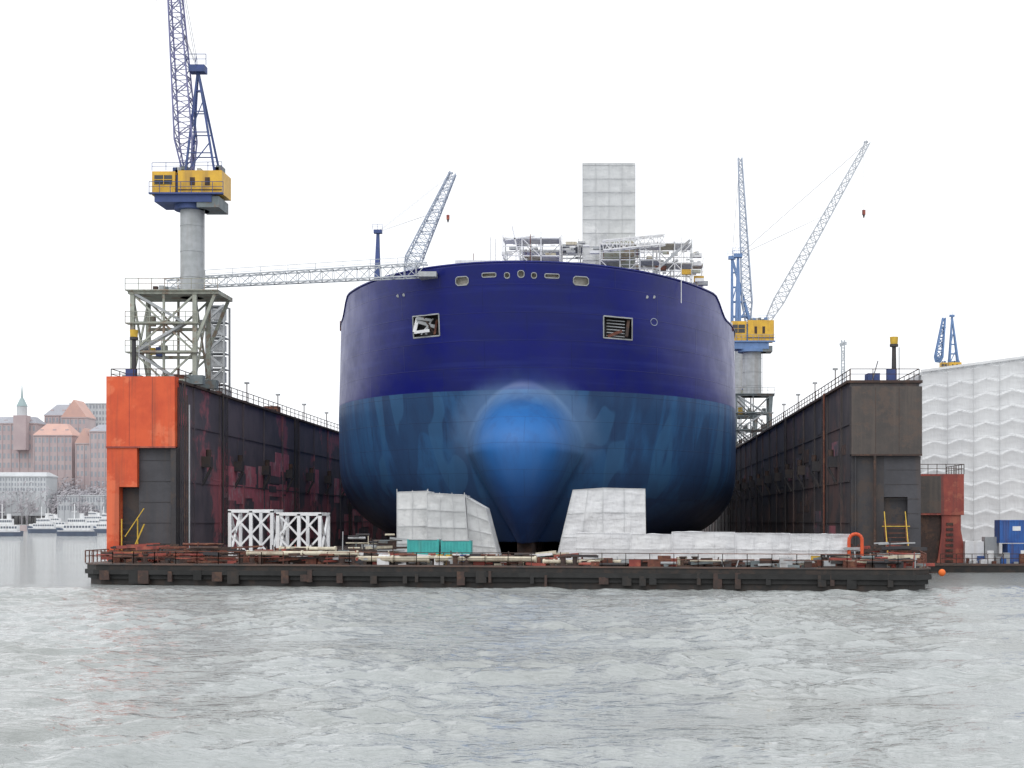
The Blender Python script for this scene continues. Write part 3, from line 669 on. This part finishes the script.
for q in range(6):
    z=WT+(z1-WT)*q/6; z2=WT+(z1-WT)*(q+1)/6; g.box(x0,x1,d,d+2.4,z2-.1,z2,'grey'); g.beam((x0,d,z),(x1,d,z2),.25,'grey') if q%2 else g.beam((x1,d,z),(x0,d,z2),.25,'grey'); g.beam((x0,d,z2+.0),(x0,d+2.4,z),.12,'grey')
    g.box(x0+.3,x1-.3,d+1.2,d+2.3,z+.3,z2-.3,'scaf')
g.obj('access_stair_tower')
d=285; crane('harbour_crane',X(752,d),d,WT,Z(350,d),P(868,142,d),P(738,256,d),P(767,322,d),'dkgreen','jibw','cblue2',legs=(-3.2,3.2,4.),t=.12,jw=2.0,n=26,hook=(-.8,Z(210,d)),cabw=8,colr=1.8,ft=.45,hs_=1.7,ph=10)
d=330; crane('harbour_crane',X(740,d),d,WT,Z(345,d),P(740,158,d),P(732,258,d),P(748,322,d),'dkgreen','jibb','cblue2',legs=(-3.2,3.2,4.),t=.14,jw=2.2,n=24,ft=.5)
d=300; crane('harbour_crane',X(389,d),d,WT,Z(318,d),P(453,173,d),P(378,232,d),P(408,272,d),'dkgreen','jibb','cblue',legs=(-3.2,3.2,4.),t=.14,jw=3.,n=16,hook=(-1.,Z(215,d)),ft=.55,tipw=1.2)
d=520; crane('harbour_crane',X(950,d),d,2,Z(372,d),P(944,318,d),P(952,316,d),P(938,362,d),'dkgreen','cblue2','cblue2',legs=(-4,4,5),t=.28,jw=2.4,n=6,yw=8,ph=20,ft=.5)
g=MB(); g.lattice((X(843,600),600,2),P(843,340,600),1.6,1.2,24,'jibw',.2); g.lattice(P(840,345,600),P(847,343,600),1,.8,4,'jibw',.15); g.obj('lattice_mast')
# ---------------------------------------------------------------- right bank
S=Group('tarpaulin_covered_shed'); d=190
xa,xb=X(921,d),X(921,d)+46
f=S['front_cladding']; z0,z1,z2=1.5,Z(372,d),Z(372,d)+6.2
f.sheet((xa,d,z0),(xb,d,z0),(xb,d,z2),(xa,d,z1),320,200,14,13,.26,'tarps',.06,mode=1)
S['side_cladding'].sheet((xa,d+60,z0),(xa,d,z0),(xa,d,z1),(xa,d+60,z1),120,90,14,13,.26,'tarps',.06,mode=1)
S['roof'].sheet((xa,d,z1),(xb,d,z2),(xb,d+60,z2),(xa,d+60,z1),60,30,10,10,.1,'tarps',.08)
for k in range(15):
    x=xa+(xb-xa)*k/14; S['frame'].beam((x,d-.36,z0),(x,d-.36,z1+(z2-z1)*k/14+.1),.07,'seam')
for q in range(13):
    f_=(q+1)/13; S['frame'].beam((xa,d-.34,z0+(z1-z0)*f_),(xb,d-.34,z0+(z2-z0)*f_),.04,'seam')
S['frame'].beam((xa,d-.3,z1+.1),(xb,d-.3,z2+.1),.3,'tarps')
S.done()
d=170
R_=Group('red_dock_tower'); g=R_['body']
x0,x1=X(919,d),X(964,d); g.box(x0,x1,d,d+9,Z(515,d),Z(474,d),'redox'); g.box(x0,x0+3,d+.5,d+9,.6,Z(515,d),'rustd')
g.box(x0+.0,x1-2.6,d-.05,d,Z(513,d),Z(476,d),'brownp')
pr=[(x0+2.6,x1-.3,Z(515,d)),(x0+2.6,x1-.3,Z(530,d)),(x0+2.4,x1+.0,Z(545,d)),(x0+2.2,x1+.5,Z(558,d)),(x0+2.,x1+.9,.8)]
for (a0,a1,za),(b0,b1,zb_) in zip(pr,pr[1:]): g.hexa([(b0,d+.2,zb_),(b1,d+.2,zb_),(b1,d+6,zb_),(b0,d+6,zb_),(a0,d+.2,za),(a1,d+.2,za),(a1,d+6,za),(a0,d+6,za)],'redox')
for q in range(8):
    z=1.+q*.6; g.box(x0+3.+q*.02,x0+3.9,d+.1,d+.2,z,z+.3,'rustd')
R_['railing'].rail((x0,d,Z(474,d)),(x1,d,Z(474,d)),'rustd',sp=.9); R_['railing'].rail((x1,d,Z(474,d)),(x1,d+9,Z(474,d)),'rustd',sp=1.2); R_.done()
g=MB(); g.box(X(925,d)-2,110,d-4,d+70,-1,.75,'pont'); g.box(X(925,d)-2,110,d-4.1,d+70,.75,.95,'deck'); g.obj('work_pontoon')
for (u0,u1,v0,v1,mt,dd) in ((1000,1024+26,520,543,'bluec',168),(1008,1024+30,544,566,'bluec',167.4)):
    G=Group('shipping_container'); x0,x1=X(u0,dd),X(u1,dd); za,zb_=max(Z(v1,dd),.96),Z(v0,dd)
    G['body'].box(x0,x1,dd,dd+2.5,za,zb_,mt); n=18
    for k in range(n): xx=x0+(x1-x0)*(k+.5)/n; G['ribs'].box(xx-.08,xx+.08,dd-.05,dd,za+.15,zb_-.15,mt)
    G['frame'].box(x0-.03,x1+.03,dd-.08,dd-.051,zb_-.15,zb_,mt); G['frame'].box(x0-.03,x0+.12,dd-.08,dd-.052,za,zb_-.15,mt); G['label'].box(x0+1.4,x0+2.3,dd-.07,dd-.052,zb_-1.2,zb_-.7,'white'); G.done()
pg=MB()
for k in range(60):
    x=random.uniform(X(966,168),X(1060,168)); s_=random.uniform(.2,.9); y=random.uniform(166.6,169); pg.box(x,x+s_,y,y+s_,.955,.95+s_*random.uniform(.4,2.2),random.choice(['white','grey','rust','tarp','bluec','scaf','cream']))
pg.box(X(966,169),X(985,169),169.5,171,.955,3.4,'white'); pg.box(X(986,169),X(1000,169),169.5,171,.955,3.9,'grey')
pg.rail((X(940,166.5),166.2,.95),(X(1050,166.5),166.2,.95),'rustd',sp=1.6); pg.obj('deck_gear_pile')
# ---------------------------------------------------------------- far bank
gm=MB(); yy=[860,861,905,940,990,1060,1400,3500]; zz_=[-2,3.2,4,18,26,30,36,40]; xx=list(range(-1600,1700,60))
vs=[(x,y,z+(3*noise.noise(Vector((x*.01,y*.01,0))) if z>5 else 0)) for y,z in zip(yy,zz_) for x in xx]; n=len(xx)
M['land']=mat('hillside',(.40,.41,.42),(.45,.44,.44),(.38,.40,.39),scale=.05)  # far-bank colours are paled to imitate distance haze
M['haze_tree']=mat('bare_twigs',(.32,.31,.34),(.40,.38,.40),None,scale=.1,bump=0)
M['hb1']=mat('hazed_brick',(.42,.34,.35),(.48,.40,.40),None,scale=.1); M['hb2']=mat('hazed_stone',(.55,.57,.59),(.48,.50,.52),None,scale=.1)
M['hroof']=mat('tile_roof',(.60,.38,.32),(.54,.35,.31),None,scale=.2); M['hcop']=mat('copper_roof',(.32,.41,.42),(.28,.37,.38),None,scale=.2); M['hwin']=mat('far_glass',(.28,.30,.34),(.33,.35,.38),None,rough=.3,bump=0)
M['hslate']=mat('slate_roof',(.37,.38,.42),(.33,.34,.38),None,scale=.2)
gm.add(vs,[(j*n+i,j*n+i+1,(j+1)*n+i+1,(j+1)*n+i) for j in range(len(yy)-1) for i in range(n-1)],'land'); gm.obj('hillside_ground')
def bld(name,u0,u1,vt,vb,d,wall,roof,cols,rows,rh=0,dep=18,gable=False,win='hwin'):
    G=Group(name); x0,x1=X(u0,d),X(u1,d); zb,zt=Z(vb,d)-14,Z(vt,d); G['walls'].box(x0,x1,d,d+dep,zb,zt,wall)
    cw=(x1-x0)/cols; rhh=(zt-(zb+14))/rows
    for i in range(cols):
        for j in range(rows):
            a=x0+cw*(i+.25); c=zb+14+rhh*(j+.25); G['windows'].box(a,a+cw*.5,d-.05,d,c,c+rhh*.55,win)
        if i%2==0: G['pilasters'].box(x0+cw*i-.3,x0+cw*i+.3,d-.3,d,zb,zt,wall)
    G['cornice'].box(x0-.5,x1+.5,d-.5,d+dep+.5,zt,zt+.6,wall)
    if rh>0:
        if gable:
            xm=(x0+x1)/2; G['roof'].add([(x0-.6,d-.5,zt+.6),(x1+.6,d-.5,zt+.6),(x1+.6,d+dep,zt+.6),(x0-.6,d+dep,zt+.6),(xm,d-.5,zt+rh),(xm,d+dep,zt+rh)],[(0,1,4),(1,2,5,4),(2,3,5),(3,0,4,5)],roof)
        else:
            i_=rh*.7; G['roof'].hexa([(x0-.6,d-.6,zt+.6),(x1+.6,d-.6,zt+.6),(x1+.6,d+dep+.6,zt+.6),(x0-.6,d+dep+.6,zt+.6),(x0+i_,d+dep*.35,zt+rh),(x1-i_,d+dep*.35,zt+rh),(x1-i_,d+dep*.65,zt+rh),(x0+i_,d+dep*.65,zt+rh)],roof)
            for k in range(max(1,cols//3)):
                xx_=x0+(x1-x0)*(k+.5)/max(1,cols//3); G['dormers'].box(xx_-1,xx_+1,d+dep*.12,d+dep*.3,zt+.6,zt+rh*.55,wall)
    return G
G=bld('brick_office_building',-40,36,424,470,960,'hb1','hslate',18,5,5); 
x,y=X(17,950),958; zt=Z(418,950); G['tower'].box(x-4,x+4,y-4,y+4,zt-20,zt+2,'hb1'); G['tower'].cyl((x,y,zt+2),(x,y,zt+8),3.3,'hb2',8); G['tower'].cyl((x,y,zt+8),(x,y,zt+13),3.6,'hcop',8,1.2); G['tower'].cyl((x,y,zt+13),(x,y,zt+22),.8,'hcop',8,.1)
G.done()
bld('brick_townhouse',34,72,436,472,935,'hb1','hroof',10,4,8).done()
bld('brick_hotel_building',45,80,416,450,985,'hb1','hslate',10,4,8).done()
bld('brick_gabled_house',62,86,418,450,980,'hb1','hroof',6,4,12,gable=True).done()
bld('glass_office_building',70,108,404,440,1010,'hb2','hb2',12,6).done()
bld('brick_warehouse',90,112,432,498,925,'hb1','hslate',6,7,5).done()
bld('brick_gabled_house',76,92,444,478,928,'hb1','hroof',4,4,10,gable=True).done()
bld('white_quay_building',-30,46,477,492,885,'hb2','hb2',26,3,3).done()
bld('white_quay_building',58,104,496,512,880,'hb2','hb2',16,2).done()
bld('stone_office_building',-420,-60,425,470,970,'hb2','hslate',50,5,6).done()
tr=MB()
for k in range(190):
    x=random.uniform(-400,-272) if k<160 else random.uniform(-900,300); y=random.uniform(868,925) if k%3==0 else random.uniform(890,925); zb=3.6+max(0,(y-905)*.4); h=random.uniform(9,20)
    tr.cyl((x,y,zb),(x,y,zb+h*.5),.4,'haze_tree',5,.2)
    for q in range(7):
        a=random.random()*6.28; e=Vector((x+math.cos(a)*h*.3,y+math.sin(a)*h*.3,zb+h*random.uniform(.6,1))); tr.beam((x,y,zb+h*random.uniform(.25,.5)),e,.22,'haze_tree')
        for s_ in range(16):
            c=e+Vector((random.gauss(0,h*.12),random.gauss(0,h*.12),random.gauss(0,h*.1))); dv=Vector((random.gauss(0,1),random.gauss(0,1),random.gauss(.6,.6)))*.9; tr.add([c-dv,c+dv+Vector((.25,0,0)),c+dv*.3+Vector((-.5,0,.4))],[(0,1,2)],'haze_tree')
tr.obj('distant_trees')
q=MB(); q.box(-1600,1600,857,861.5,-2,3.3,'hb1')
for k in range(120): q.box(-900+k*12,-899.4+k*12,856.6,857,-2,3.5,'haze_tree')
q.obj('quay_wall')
def boat(u0,u1,d,mt='white',hullm='cblue',hh=2.4,lv=2):
    G=Group('harbour_ferry'); x0,x1=X(u0,d),X(u1,d); L=x1-x0; b=G['hull']; W_=L*.12
    ys_=[0,.6,.95,1,1,.9]; xs_=[0,.08,.2,.4,.85,1]; n=6; vs=[]
    for z,k in ((-.3,.75),(hh,1.)):
        for s_ in (-1,1):
            for i in range(n): vs.append((x0+L*xs_[i]-(L*.03 if (z>0 and i==0) else 0),d+s_*W_*ys_[i]*k,z+(1. if z>0 and i<2 else 0)))
    fs_=[]
    for i in range(n-1): fs_+= [(i,i+1,12+i+1,12+i),(6+i,18+i,18+i+1,6+i+1),(12+i,12+i+1,18+i+1,18+i)]
    fs_.append((5,11,23,17)); b.add(vs,fs_,hullm)
    b.box(x0+L*.05,x1,d-W_*1.02,d-W_,hh-.4,hh-.1,'white')
    for l in range(lv):
        a=x0+L*(.2+.1*l);c=x0+L*(.9-.15*l); G['cabin'].box(a,c,d-W_*.8+.3*l,d+W_*.8-.3*l,hh+2.3*l,hh+2.3*l+2.2,mt); 
        nn=9
        for k in range(nn): s_=(c-a)/nn; G['windows'].box(a+s_*(k+.15),a+s_*(k+.85),d-W_*.8+.3*l-.04,d-W_*.8+.3*l,hh+2.3*l+.9,hh+2.3*l+1.7,'boatwin')
    G['mast'].beam((x0+L*.45,d,hh+4),(x0+L*.45,d,hh+10),.3,mt); G['mast'].beam((x0+L*.38,d,hh+7),(x0+L*.52,d,hh+7),.2,mt); G['funnel'].box(x0+L*.6,x0+L*.68,d-.8,d+.8,hh+4,hh+6.4,mt); G.done()
M['bh1']=mat('boat_dark',(.09,.11,.16),(.11,.14,.2),None,scale=.3); M['boatwin']=mat('boat_windows',(.09,.11,.15),(.12,.14,.18),None,rough=.3,bump=0)
boat(-14,22,560,hullm='bh1',hh=2.,lv=2); boat(28,58,700,hullm='bh1',hh=2.4); boat(57,96,570,hullm='bh1',hh=2.2,lv=2); boat(74,112,850,hullm='white',hh=4,lv=3); boat(-70,-20,830,hullm='white',lv=3); boat(30,70,852,hullm='white',hh=3,lv=3); boat(92,118,700,hullm='bh1',hh=2.4,lv=3)
# ---------------------------------------------------------------- camera
cam=bpy.data.cameras.new('camera'); co=bpy.data.objects.new('camera',cam); scene.collection.objects.link(co)
co.location=(0,0,H); co.rotation_euler=(math.radians(90),0,0)
cam.sensor_width=36; cam.lens=1500/1024*36; cam.shift_x=-(U0-512)/1024; cam.shift_y=(V0-384)/1024
cam.clip_start=.5; cam.clip_end=12000; scene.camera=co
scene.view_settings.view_transform='Standard'; scene.view_settings.look='None'; scene.view_settings.exposure=0
